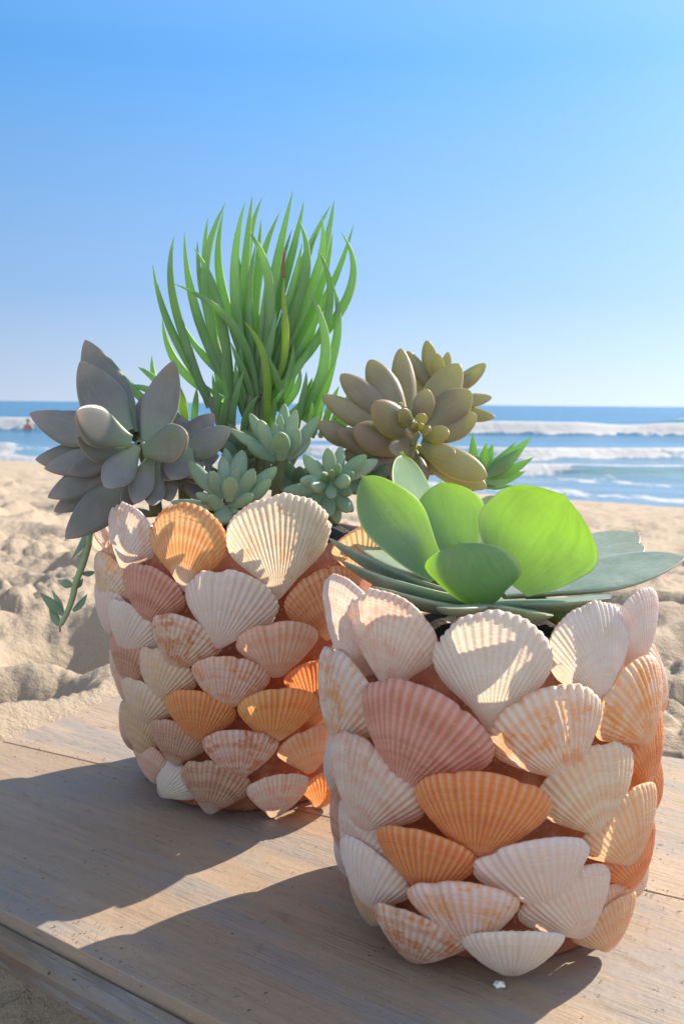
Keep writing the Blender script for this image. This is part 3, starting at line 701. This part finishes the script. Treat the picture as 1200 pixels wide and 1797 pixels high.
def tube(root, mat, pts, r0, r1, name='stem'):
    pts = [Vector(p) for p in pts]
    n = 24
    def cr(t):
        x = t * (len(pts) - 1); i = min(int(x), len(pts) - 2); f_ = x - i
        p0 = pts[max(i - 1, 0)]; p1 = pts[i]; p2 = pts[i + 1]; p3 = pts[min(i + 2, len(pts) - 1)]
        return .5 * ((2 * p1) + (p2 - p0) * f_ + (2 * p0 - 5 * p1 + 4 * p2 - p3) * f_ ** 2 + (3 * p1 - p0 - 3 * p2 + p3) * f_ ** 3)
    V = []; seg = 10
    for k in range(n + 1):
        t = k / n; c = cr(t); tg = (cr(min(1, t + .02)) - cr(max(0, t - .02))).normalized()
        s = tg.cross(Vector((.3, .9, .2))).normalized(); nn = s.cross(tg); r = r0 + (r1 - r0) * t
        if k in (0, n): r *= .3
        for j in range(seg):
            an = 2 * math.pi * j / seg; V.append(c + s * r * math.cos(an) + nn * r * math.sin(an))
    V = np.array([tuple(v) for v in V]).reshape(n + 1, seg, 3).transpose(1, 0, 2).reshape(-1, 3) - np.array(tuple(root.location))
    return link(name, grid_mesh(name, V, seg, n + 1, close_u=True), mat, root)
PXM = lambda Y: Y / FPX       # metres per photo pixel at depth Y

def rosette(name, label, cat, group, base, Yc, mat, leaves, shape, thf, axis, bow=.12, chan=.0, stem=None, tocam=.8, mucro=False):
    """leaves: tip x, tip y, base x, base y, width px, tip depth offset in cm (+ = away), [base depth offset]"""
    root = empty(name, base); tag(root, label, cat, group)
    for i, lf in enumerate(leaves):
        tx, ty, bx, by, w, dz = lf[:6]; db = lf[6] if len(lf) > 6 else 0.0
        Yt = Yc + dz / 100.; Yb = Yc + db / 100.
        p0, p1 = P(bx, by, Yb), P(tx, ty, Yt)
        c = (p0 + p1) * .5
        face = axis + (CAM - c).normalized() * tocam
        wm = w * PXM((Yt + Yb) / 2)
        o = add_leaf(root, mat, p0, p1, wm, wm * thf, face, shape=shape, bow=bow, chan=chan, seed=i, mucro=mucro)
    if stem: tube(root, M_STEM, stem, .0042, .0036)
    return root

# --- broad leaved succulent in the nearer jar
def build_broad():
    base = Vector((FP.x - .004, FP.y - .01, .150))
    root = empty('broad_leaf_succulent', base)
    tag(root, 'big succulent with broad cupped leaves glowing bright green, alone in the nearer jar', 'succulent', 'succulents planted in the jars')
    Lf = [  # tip(px,py,Y) base(px,py,Y) width px, thickness mm, face, bow, chan, mucro
        ((992, 864, .475), (890, 1022, .491), 226, 2.3, (-.30, -.95, .12), .08, .14, True),
        ((772, 842, .528), (808, 985, .520), 126, 2.3, (.1, -.95, .10), .06, .12, True),
        ((632, 830, .500), (770, 1010, .495), 112, 2.4, (.25, -.93, .22), .10, .16, True),
        ((704, 792, .552), (778, 965, .536), 200, 3.0, (.90, -.40, .28), .06, .05, True),
        ((806, 950, .468), (850, 1058, .481), 182, 2.6, (.2, .75, .85), .10, .20, True),
        ((866, 870, .600), (850, 990, .535), 90, 3.2, (.0, -.9, .5), .1, .1, False),
        ((570, 940, .535), (830, 1048, .500), 92, 4.2, (.30, .30, 1), .06, .08, True),
        ((598, 984, .500), (830, 1052, .495), 84, 4.4, (.28, .34, 1), .07, .06, False),
        ((628, 944, .600), (810, 1025, .525), 96, 4.0, (.2, .0, 1), .05, .06, False),
        ((652, 1030, .470), (840, 1068, .490), 78, 4.4, (.15, .25, 1), .05, .06, False),
        ((958, 1079, .425), (845, 1060, .485), 105, 4.2, (.1, .22, 1), .02, .08, True),
        ((785, 1068, .428), (850, 1062, .485), 90, 4.2, (.0, .2, 1), .02, .06, False),
        ((1082, 1047, .455), (860, 1058, .492), 118, 4.2, (-.05, .08, 1), .03, .06, True),
        ((1212, 972, .515), (880, 1040, .505), 132, 4.6, (-.1, -.22, 1), .02, .05, True),
        ((1122, 930, .590), (890, 1015, .530), 120, 4.2, (-.12, -.38, 1), .03, .06, True),
        ((1126, 955, .565), (890, 1030, .520), 105, 4.2, (-.12, -.28, 1), .03, .06, False),
        ((1000, 905, .64), (870, 1000, .545), 120, 4.2, (-.05, -.3, 1), .05, .06, False),
    ]
    for i, (t, b, w, th, f, bow, ch, mu) in enumerate(Lf):
        p0, p1 = P(*b), P(*t); wm = w * PXM((t[2] + b[2]) / 2)
        add_leaf(root, M_ECH if i < 6 else M_ECHB, p0, p1, wm, th / 1000., Vector(f), shape='ech', bow=bow, chan=ch, mucro=mu, wav=.06, rings=44, seg=28, seed=i)
    o = add_leaf(root, M_OLIVE, P(930, 1045, .505), P(1100, 1088, .470), 80 * PXM(.49), .005, Vector((.55, -.65, .5)), shape='ech', bow=.12, chan=.05)
    o['label'] = 'old olive yellow leaf hanging down'
    tube(root, M_STEM, [base, P(850, 1040, .505), P(850, 1010, .51)], .007, .005)
build_broad()

# --- lavender rosette, left of the larger jar
ghost = [
    (150, 596, 232, 765, 84, 3.0, .8), (141, 634, 225, 762, 84, 1.2, .4), (52, 725, 190, 768, 66, 1.0), (106, 722, 195, 765, 56, 2.4, .5),
    (62, 806, 190, 790, 60, 1.5, .6), (78, 822, 195, 795, 52, -.2), (120, 830, 200, 800, 40, -1.0, -.3),
    (84, 873, 222, 800, 62, -.6, .2), (95, 898, 225, 815, 60, .6, .6), (115, 945, 240, 825, 72, -2.0, .0), (160, 920, 245, 835, 46, .4, .6),
    (136, 768, 225, 800, 58, -2.2, -.4), (134, 722, 230, 775, 76, -5.0, -1.6), (186, 856, 240, 782, 60, -4.2, -1.4),
    (306, 632, 258, 785, 66, 1.0, -.2), (254, 690, 255, 780, 46, 3.0, .6), (328, 762, 252, 792, 72, -3.2, -1.0),
    (236, 884, 266, 800, 46, -2.6, -.4), (268, 888, 275, 815, 44, -2.0, .2), (200, 668, 240, 770, 50, 4.2, 1.2),
    (300, 880, 280, 810, 48, -.6, .4), (215, 890, 262, 820, 44, -1.2, .4), (180, 880, 255, 820, 46, .2, .6), (310, 840, 268, 800, 50, -.4, .6),
]
rosette('lavender_rosette', 'large dusty lavender grey rosette spilling over the left rim of the larger jar', 'succulent', 'succulents planted in the jars',
        P(262, 890, .655), .640, M_GHOST, ghost, 'obov', .36, Vector((.15, -.45, .35)), bow=.15, chan=.08,
        stem=[P(275, 905, .66), P(268, 850, .655), P(255, 800, .645), P(244, 778, .636)])
ghost2 = [(406, 752, 310, 800, 58, -1.2), (376, 726, 310, 790, 52, 1.0, .6), (300, 842, 330, 785, 62, -2.2, -.4), (345, 840, 325, 790, 50, -1.8, .2), (270, 800, 320, 800, 50, .2), (320, 730, 322, 790, 46, 2.6, .8), (385, 800, 325, 800, 46, .8), (365, 850, 325, 800, 50, -1.0), (290, 860, 325, 800, 46, -.6), (350, 880, 325, 810, 44, -.2), (330, 860, 325, 800, 46, 1.0)]
rosette('lavender_rosette', 'small half hidden lavender grey rosette behind the pale sedum near the left rim', 'succulent', 'succulents planted in the jars',
        P(325, 880, .665), .655, M_GHOST, ghost2, 'obov', .17, Vector((0, -.4, .6)), bow=.08, stem=[P(325, 890, .668), P(322, 800, .655)])

# --- bronze rosettes, right side
bronze = [
    (597, 657, 700, 742, 50, .6, .4), (565, 694, 685, 762, 42, .2, .2), (557, 742, 640, 785, 40, .0, .4), (592, 756, 690, 800, 44, -.8), (648, 631, 708, 735, 56, 2.0, .4), (702, 611, 718, 735, 44, 3.4, .8),
    (654, 708, 732, 772, 60, -2.4, -.8), (620, 752, 720, 790, 60, -1.6, -.4), (806, 638, 738, 745, 62, 1.8, .2), (826, 686, 745, 752, 62, .6), (836, 728, 750, 772, 50, .4),
    (787, 762, 742, 760, 34, -2.8, -1.2), (748, 682, 738, 748, 40, -.6, -.2), (798, 797, 742, 778, 30, -3.4, -1.2), (854, 838, 740, 782, 56, -1.0, -.2), (854, 856, 735, 798, 44, .2, .4),
    (690, 795, 715, 770, 36, -3.4, -1.6), (690, 845, 712, 790, 42, -1.0, .2), (640, 790, 715, 790, 44, .8, .8),
    (705, 718, 722, 752, 27, -2.6, -1.4), (716, 758, 728, 758, 22, -3.6, -2.0), (742, 726, 734, 752, 22, -2.6, -1.6), (752, 752, 738, 756, 20, -3.2, -1.8), (728, 742, 730, 758, 15, -3.6, -2.2), (740, 744, 734, 756, 12, -3.6, -2.2), (700, 706, 708, 730, 15, -1.4, -.8), (690, 712, 704, 735, 13, -1.4, -.8),
    (650, 828, 712, 785, 52, -.6, .2), (672, 862, 712, 795, 48, -.8, .4), (735, 858, 722, 790, 50, -.6, .4), (600, 800, 690, 790, 46, 1.0, .8), (770, 830, 728, 785, 46, .8, .6), (700, 880, 715, 800, 46, .4, .8), (622, 850, 700, 800, 44, 1.4, 1.0),
]
rosette('bronze_rosette', 'large bronze brown rosette with yellow green glowing leaves at the right rim', 'succulent', 'succulents planted in the jars',
        P(690, 880, .685), .680, M_BROWN, bronze, 'plump', .50, Vector((.1, -.5, .3)), bow=.08, chan=.02,
        stem=[P(660, 900, .69), P(700, 840, .685), P(725, 765, .676)])
bronze2 = [(714, 616, 764, 690, 28, 0), (748, 597, 768, 690, 32, .6, .3), (768, 620, 770, 690, 25, -.6), (786, 617, 774, 690, 22, .8), (852, 638, 780, 692, 32, .2), (843, 646, 782, 694, 22, -1.0, -.4),
           (863, 697, 778, 702, 28, .2), (868, 732, 778, 712, 30, -.2), (722, 660, 762, 700, 28, .6), (765, 655, 770, 700, 26, -1.2, -.4), (800, 735, 775, 705, 26, -.6)]
rosette('bronze_rosette', 'small bronze rosette standing higher behind the large bronze one', 'succulent', 'succulents planted in the jars',
        P(740, 870, .735), .730, M_BROWN, bronze2, 'plump', .40, Vector((0, -.3, .6)), bow=.08, stem=[P(690, 900, .735), P(740, 800, .735), P(770, 700, .730)])

# --- green pointed shoots at the far right
shoots = [(932, 766, 858, 828, 26, 0), (922, 782, 850, 835, 28, -1.0), (936, 802, 862, 838, 22, -1.4), (922, 827, 852, 845, 26, -.6), (882, 846, 840, 850, 20, .2), (864, 778, 850, 825, 20, .8), (829, 760, 832, 830, 18, .4), (853, 776, 842, 835, 18, -.6), (905, 775, 850, 830, 18, 1.2), (838, 800, 840, 835, 16, -.6), (900, 852, 845, 848, 18, .8)]
rosette('finger_succulent', 'low tuft of pointed fresh green leaves sticking out right of the larger jar', 'succulent', 'succulents planted in the jars',
        P(790, 900, .72), .72, M_FING, shoots, 'lance', .26, Vector((0, -.3, .7)), bow=.08, stem=[P(700, 905, .72), P(790, 872, .72), P(848, 842, .72)])

# --- pale sedum rosettes along the front rim
def zc(lst, s, ox, oy): return [(a / s + ox, b / s + oy, c / s + ox, d / s + oy, w / s, *r) for a, b, c, d, w, *r in lst]
sed1 = [(98, 405, 250, 590, 88, .4), (228, 465, 290, 620, 88, -.6), (285, 382, 320, 560, 84, .9), (398, 346, 350, 540, 100, 1.2), (370, 445, 345, 580, 64, -.4), (330, 498, 325, 630, 92, -1.8, -.8), (460, 450, 370, 620, 84, -.6),
        (585, 442, 420, 590, 84, .6), (553, 512, 400, 650, 78, -.4), (455, 598, 320, 660, 74, -1.8, -.4), (212, 600, 310, 700, 80, -1.9, -.5), (285, 745, 295, 660, 110, -2.2, -.5), (138, 588, 270, 640, 60, -.4), (132, 655, 270, 660, 54, -.2),
        (0, 635, 220, 655, 62, .4), (278, 480, 310, 590, 64, -.2), (300, 335, 340, 500, 62, 2.0, .6), (355, 690, 320, 660, 70, -1.0)]
rosette('sedum_rosette', 'pale blue green sedum rosette leaning over the rim above the golden orange shell', 'succulent', 'succulents planted in the jars',
        P(395, 905, .635), .625, M_SEDUM, zc(sed1, 3.158, 300, 680), 'sed', .60, Vector((.05, -.55, .35)), bow=.08, stem=[P(400, 915, .645), P(402, 875, .628)])
sed2 = [(870, 335, 885, 500, 80, -.4), (940, 325, 925, 480, 66, .6), (1082, 376, 930, 500, 80, -.4), (1146, 400, 950, 510, 82, .6), (985, 515, 905, 525, 84, -2.4, -1), (886, 612, 890, 530, 66, -2.6, -1), (716, 515, 870, 530, 82, -1.6, -.4), (780, 545, 870, 540, 88, -2.4, -.8),
        (735, 372, 860, 520, 86, .4), (622, 570, 850, 570, 88, .0), (752, 690, 870, 570, 90, -1.0), (870, 715, 885, 570, 84, -1.6), (985, 690, 905, 570, 84, -1.4), (1000, 590, 910, 550, 64, -1.0), (930, 425, 905, 500, 50, -2.0, -1), (888, 458, 895, 515, 42, -2.4, -1.2), (835, 475, 880, 520, 52, -1.8, -.8),
        (925, 755, 890, 590, 74, -.4), (820, 735, 880, 590, 70, -.2), (1010, 690, 920, 590, 70, .2), (1010, 470, 920, 520, 60, -1.2)]
rosette('sedum_rosette', 'pale green sedum rosette with stubby rounded leaves beside the glowing broad leaf', 'succulent', 'succulents planted in the jars',
        P(585, 905, .640), .632, M_SEDUM, zc(sed2, 3.158, 300, 680), 'sed', .72, Vector((.0, -.6, .25)), bow=.06, stem=[P(580, 915, .65), P(583, 848, .635)])
sed3 = [(328, 228, 560, 360, 66, .2), (436, 142, 570, 350, 74, .6), (488, 180, 580, 370, 92, -.6), (628, 88, 625, 330, 76, 1.2), (602, 145, 610, 330, 56, .2), (692, 122, 635, 340, 72, .2), (818, 155, 650, 370, 72, .4), (705, 228, 635, 390, 86, -.8), (606, 250, 612, 400, 108, -2.2, -.6),
        (420, 298, 580, 400, 86, -1.0), (570, 192, 600, 340, 54, -.4), (775, 282, 640, 400, 64, .4), (520, 400, 600, 390, 60, .4)]
rosette('sedum_rosette', 'pale green sedum rosette raised behind the other two, below the tall green fingers', 'succulent', 'succulents planted in the jars',
        P(495, 890, .665), .650, M_SEDUM, zc(sed3, 3.158, 300, 680), 'sed', .58, Vector((.0, -.35, .6)), bow=.08, stem=[P(485, 905, .67), P(488, 850, .66), P(494, 800, .652)])

low = lambda cx, cy, n, L, w: [(cx + L * math.cos(2.4 * i) * (.55 + .45 * (i % 3) / 2), cy + L * .62 * math.sin(2.4 * i) * (.6 + .4 * (i % 2)) - 12, cx, cy + 8, w, -1.4 + .22 * i, -.3) for i in range(n)]
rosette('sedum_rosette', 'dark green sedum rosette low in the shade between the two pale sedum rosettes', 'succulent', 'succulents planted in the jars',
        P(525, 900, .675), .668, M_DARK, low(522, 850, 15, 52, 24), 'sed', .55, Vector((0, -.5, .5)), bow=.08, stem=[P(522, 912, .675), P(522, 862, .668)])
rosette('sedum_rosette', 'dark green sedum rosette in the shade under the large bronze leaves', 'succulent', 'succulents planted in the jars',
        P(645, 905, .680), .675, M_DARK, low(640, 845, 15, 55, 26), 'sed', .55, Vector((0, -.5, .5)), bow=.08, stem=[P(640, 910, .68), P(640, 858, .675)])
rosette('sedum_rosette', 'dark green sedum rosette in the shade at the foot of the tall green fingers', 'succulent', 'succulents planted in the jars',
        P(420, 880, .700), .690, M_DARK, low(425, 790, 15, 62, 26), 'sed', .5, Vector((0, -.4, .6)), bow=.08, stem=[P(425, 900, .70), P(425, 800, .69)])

# --- tall green fingers
def build_fingers():
    base = P(455, 880, .71); root = empty('finger_succulent', base)
    tag(root, 'tall sheaf of curved bright green finger like leaves at the back of the larger jar', 'succulent', 'succulents planted in the jars')
    Z = lambda p: (p[0] / 2.857 + 240, p[1] / 2.857 + 320)
    L = [  # tip, two handles, base (zoomed coordinates), depth cm, width px
        ((80, 405), (120, 700), (240, 880), (370, 1080), -.5, 14), ((190, 265), (120, 520), (230, 760), (365, 1130), -1, 15), ((240, 245), (240, 600), (370, 850), (450, 1000), 1, 15),
        ((285, 325), (420, 520), (440, 750), (480, 1080), -2, 16), ((180, 505), (480, 620), (570, 800), (605, 1080), -2.5, 14), ((450, 95), (300, 380), (320, 620), (440, 930), 1.5, 15),
        ((437, 140), (360, 440), (450, 620), (550, 880), 2.5, 14), ((360, 170), (310, 420), (370, 640), (470, 900), 3, 13), ((305, 290), (300, 560), (390, 760), (480, 960), 2.5, 13),
        ((545, 95), (450, 400), (500, 700), (545, 960), -.5, 18), ((580, 60), (550, 330), (520, 600), (550, 900), 2, 14), ((632, 70), (510, 330), (560, 650), (570, 900), 3, 14),
        ((555, 240), (700, 400), (690, 700), (625, 960), -2, 17), ((718, 150), (590, 400), (580, 650), (600, 920), 1, 15), ((785, 35), (700, 380), (640, 700), (620, 980), 0, 17),
        ((838, 90), (790, 380), (680, 640), (630, 930), 2, 15), ((810, 185), (930, 430), (780, 640), (680, 940), -1, 16), ((925, 155), (970, 400), (830, 680), (690, 940), .5, 15),
        ((990, 85), (960, 330), (870, 600), (690, 930), 2, 15), ((975, 110), (820, 370), (770, 620), (650, 930), 3, 14), ((1088, 205), (1000, 540), (850, 780), (670, 980), 1.5, 14),
        ((1020, 245), (1200, 480), (990, 760), (700, 970), .5, 15), ((905, 335), (1040, 560), (960, 820), (700, 1010), -1, 15), ((855, 535), (1020, 800), (940, 1020), (800, 1190), -2, 17),
        ((980, 500), (1060, 740), (970, 960), (840, 1200), 0, 15), ((740, 470), (720, 650), (790, 860), (690, 1010), -2.2, 13), ((530, 690), (690, 850), (650, 1020), (655, 1230), -3.2, 15),
        ((640, 850), (700, 960), (730, 1040), (720, 1150), -2.6, 13), ((130, 680), (140, 900), (280, 1020), (440, 1090), .5, 14), ((225, 690), (300, 880), (460, 980), (560, 1070), 1.0, 14),
        ((1000, 900), (950, 1030), (930, 1080), (860, 1240), -1, 13), ((850, 945), (850, 1040), (820, 1100), (800, 1240), -2.4, 10), ((825, 1040), (830, 1120), (810, 1180), (800, 1260), -2.6, 9), ((878, 980), (850, 1060), (830, 1120), (800, 1240), -1.6, 9),
        ((380, 960), (390, 1060), (420, 1130), (430, 1250), -2.4, 11), ((300, 1030), (300, 1100), (285, 1160), (290, 1260), -.6, 12), ((610, 1070), (560, 1130), (540, 1180), (530, 1270), -3, 12), ((690, 1075), (690, 1130), (680, 1180), (680, 1270), -3.2, 10),
        ((755, 285), (700, 560), (650, 760), (620, 960), 3.2, 13), ((625, 180), (600, 450), (590, 700), (590, 930), 3.5, 13), ((980, 250), (960, 480), (860, 760), (680, 980), 3.2, 13), ((490, 250), (520, 500), (540, 720), (560, 930), 2.2, 13),
        ((780, 230), (690, 500), (660, 720), (640, 950), 1.2, 13), ((900, 250), (830, 480), (760, 720), (650, 980), 2.6, 14), ((1050, 350), (960, 560), (860, 800), (690, 1000), 3, 13), ((830, 300), (780, 560), (720, 760), (640, 980), -.6, 14),
        ((600, 300), (540, 560), (560, 760), (590, 950), .2, 14), ((660, 400), (650, 600), (620, 800), (610, 980), -1.2, 14), ((470, 800), (520, 920), (560, 1000), (590, 1120), -2.2, 13), ((700, 640), (680, 800), (640, 900), (620, 1040), -2.2, 13),
        ((930, 560), (900, 760), (780, 900), (680, 1050), -.4, 14), ((900, 720), (860, 880), (760, 960), (680, 1080), .8, 14), ((890, 800), (830, 920), (740, 1010), (660, 1100), -1.4, 13), ((450, 690), (520, 840), (570, 940), (600, 1080), -.8, 14),
        ((540, 940), (500, 1040), (480, 1120), (470, 1250), -2.6, 12), ((460, 1060), (440, 1120), (430, 1180), (430, 1260), -3, 11), ((760, 1010), (720, 1060), (690, 1100), (670, 1160), -2.8, 8),
        ((-130, 880), (-60, 1000), (20, 1090), (140, 1180), .5, 13), ((5, 925), (70, 960), (130, 1010), (200, 1120), 1.5, 12), ((-40, 1015), (60, 1030), (120, 1060), (200, 1140), .5, 13), ((78, 868), (75, 960), (100, 1050), (180, 1150), 2, 11), ((205, 1000), (225, 1080), (235, 1130), (250, 1210), -.5, 14),
        ((1015, 1020), (985, 1080), (960, 1140), (930, 1240), .2, 10), ((1035, 1075), (1010, 1130), (990, 1180), (960, 1260), .6, 9), ((960, 960), (950, 1060), (920, 1140), (880, 1240), 1, 10),
        ((1090, 1020), (1060, 1090), (1020, 1160), (960, 1270), -.6, 12), ((1070, 1120), (1040, 1170), (1010, 1210), (960, 1280), -1.4, 11), ((930, 1080), (925, 1140), (905, 1200), (880, 1280), -2, 11), ((985, 1090), (965, 1150), (945, 1200), (920, 1280), -1.6, 11), ((1120, 1090), (1090, 1150), (1050, 1200), (980, 1280), .4, 12), ((880, 1100), (880, 1160), (870, 1210), (850, 1280), -2.4, 10),
    ]
    for k in range(18):
        bx = 420 + 320 * rng.random(); sx_ = (bx - 580) * (.25 + .5 * rng.random()); h = 170 + 230 * rng.random(); by = 1130 + 70 * rng.random()
        L.append(((bx + sx_ * 1.5, by - h), (bx + sx_ * 1.5, by - h * .6), (bx + sx_, by - h * .3), (bx, by), -2.4 + 4.4 * rng.random(), 11 + 3 * rng.random()))
    for i, (t, h1, h2, b, dc, w) in enumerate(L):
        Yb = .722 + dc * .003; Yt = .722 + dc * .009
        p = [P(*Z(b), Yb), P(*Z(h2), Yb + (Yt - Yb) * .4), P(*Z(h1), Yb + (Yt - Yb) * .75), P(*Z(t), Yt)]
        wm = w * 1.14 * PXM(Yt)
        mat = M_LIME if i in (25, 26) or t == (205, 1000) else M_FING
        ph = i * 2.4
        o = add_leaf(root, mat, p[0], p[3], wm, wm * .75, Vector((math.cos(ph) * .5, -1, .3)), shape='fing', ctrl=p, rings=26, seg=10)
        if mat == M_LIME and i == 25: o['label'] = 'yellow green leaf with a dried brown tip'
    tp = Z((740, 470)); q = [(740, 478), (733, 430), (736, 390), (742, 345)]
    tube(root, M_DRY, [P(*Z(a), .7022) for a in q], .0011, .0009, 'dried_tip')
    for a, b_, c_ in (((480, 1080), (470, 1200), (455, 1500)), ((605, 1080), (590, 1230), (580, 1520)), ((655, 1100), (650, 1260), (640, 1540)), ((370, 1080), (430, 1230), (500, 1520)), ((800, 1190), (740, 1330), (660, 1540)), ((560, 900), (570, 1100), (570, 1500)), ((660, 960), (640, 1150), (610, 1500)),
                    ((180, 1150), (270, 1300), (430, 1520)), ((860, 1230), (790, 1360), (690, 1540))):
        tube(root, M_STEM, [P(*Z(c_), .712), P(*Z(b_), .715), P(*Z(a), .720)], .0042, .0034)
build_fingers()

# --- trailing shoot over the left side
def build_trail():
    Z = lambda p: (p[0] / 5 + 60, p[1] / 5 + 900)
    Y = .66
    root = empty('trailing_succulent', P(168, 935, .665)); tag(root, 'thin green trailing shoot with small oval leaves hanging beside the larger jar', 'succulent', 'succulents planted in the jars')
    tube(root, M_STEML, [P(275, 905, .67), P(210, 895, .665)] + [P(*Z(p), Y) for p in ((530, 80), (480, 270), (430, 450), (370, 610), (335, 760), (285, 890), (225, 1000))], .0027, .0017)
    for t, b, w, d in (((55, 700), (262, 890), 82, -.6), ((155, 672), (255, 870), 50, .6), ((130, 825), (218, 985), 66, .2), ((207, 590), (338, 632), 80, -.3), ((470, 708), (345, 860), 66, .3), ((550, 512), (430, 535), 60, .4),
                       ((325, 408), (480, 140), 66, -.4), ((375, 385), (455, 330), 50, .5), ((430, 570), (365, 660), 56, .7), ((330, 580), (400, 520), 46, .7), ((240, 950), (265, 870), 30, .5)):
        add_leaf(root, M_SEDUM, P(*Z(b), Y), P(*Z(t), Y + d / 100), w / 4.3 * PXM(Y), w / 5 * PXM(Y) * .36, Vector((-.2, -.6, .6)), shape='lance', bow=.08)
    tube(root, M_DRY, [P(*Z((226, 1000)), Y), P(*Z((231, 1025)), Y), P(*Z((228, 1046)), Y)], .0006, .0004, 'dried_tip')
build_trail()

# --- little white crumb on the board in front of the nearer jar
def build_crumb():
    p = PZ(876, 1732, .0); bm = bmesh.new(); bmesh.ops.create_icosphere(bm, subdivisions=3, radius=.0019)
    for v in bm.verts:
        n = math.sin(v.co.x * 2600 + 1) * math.cos(v.co.y * 2200) * .0005
        v.co = v.co * (1 + n / .0019); v.co.z *= .7; v.co.x *= 1.3
    for f in bm.faces: f.smooth = True
    me = bpy.data.meshes.new('crumb'); bm.to_mesh(me); bm.free()
    o = link('shell_crumb', me, M_CRUMB); o.location = (p.x, p.y, .0011); tag(o, 'tiny white shell crumb on the board in front of the nearer jar', 'crumb')
build_crumb()

# --- blown sand lying on the boards
def build_blown_sand():
    r_ = random.Random(3); bm = bmesh.new()
    ja_, jd_ = Vector((-.2407, .7476, 0)), Vector((.8707, -.4918, 0)); gn = Vector((jd_.y, -jd_.x, 0))
    for k in range(900):
        if k < 420:                                  # caught along the joint
            p = ja_ + jd_ * (.62 * r_.random()) + gn * r_.gauss(0, .006)
        elif k < 640:                                # along the front edge
            p = FE0 + fdir * (.36 * r_.random() - .02) - fnrm * (abs(r_.gauss(0, .012)) + .002)
        else:
            p = PZ(r_.uniform(0, 1200), r_.uniform(1330, 1790))
        dn = (p.x - FE0.x) * fnrm.x + (p.y - FE0.y) * fnrm.y
        if dn > -.002 or p.x < -.235 or (p.xy - FP.xy).length < .07 or (p.xy - BP.xy).length < .08: continue
        q = r_.uniform(.00018, .00042)
        m = bmesh.ops.create_icosphere(bm, subdivisions=1, radius=q)
        for v in m['verts']: v.co = Vector((v.co.x * 1.2, v.co.y, v.co.z * .8)) + Vector((p.x, p.y, q * .6 + .0004))
    me = bpy.data.meshes.new('blown_sand'); bm.to_mesh(me); bm.free()
    o = link('blown_sand', me, M_SAND); tag(o, 'sparse sand grains blown onto the wooden board', 'sand grains', None, 'stuff')
build_blown_sand()
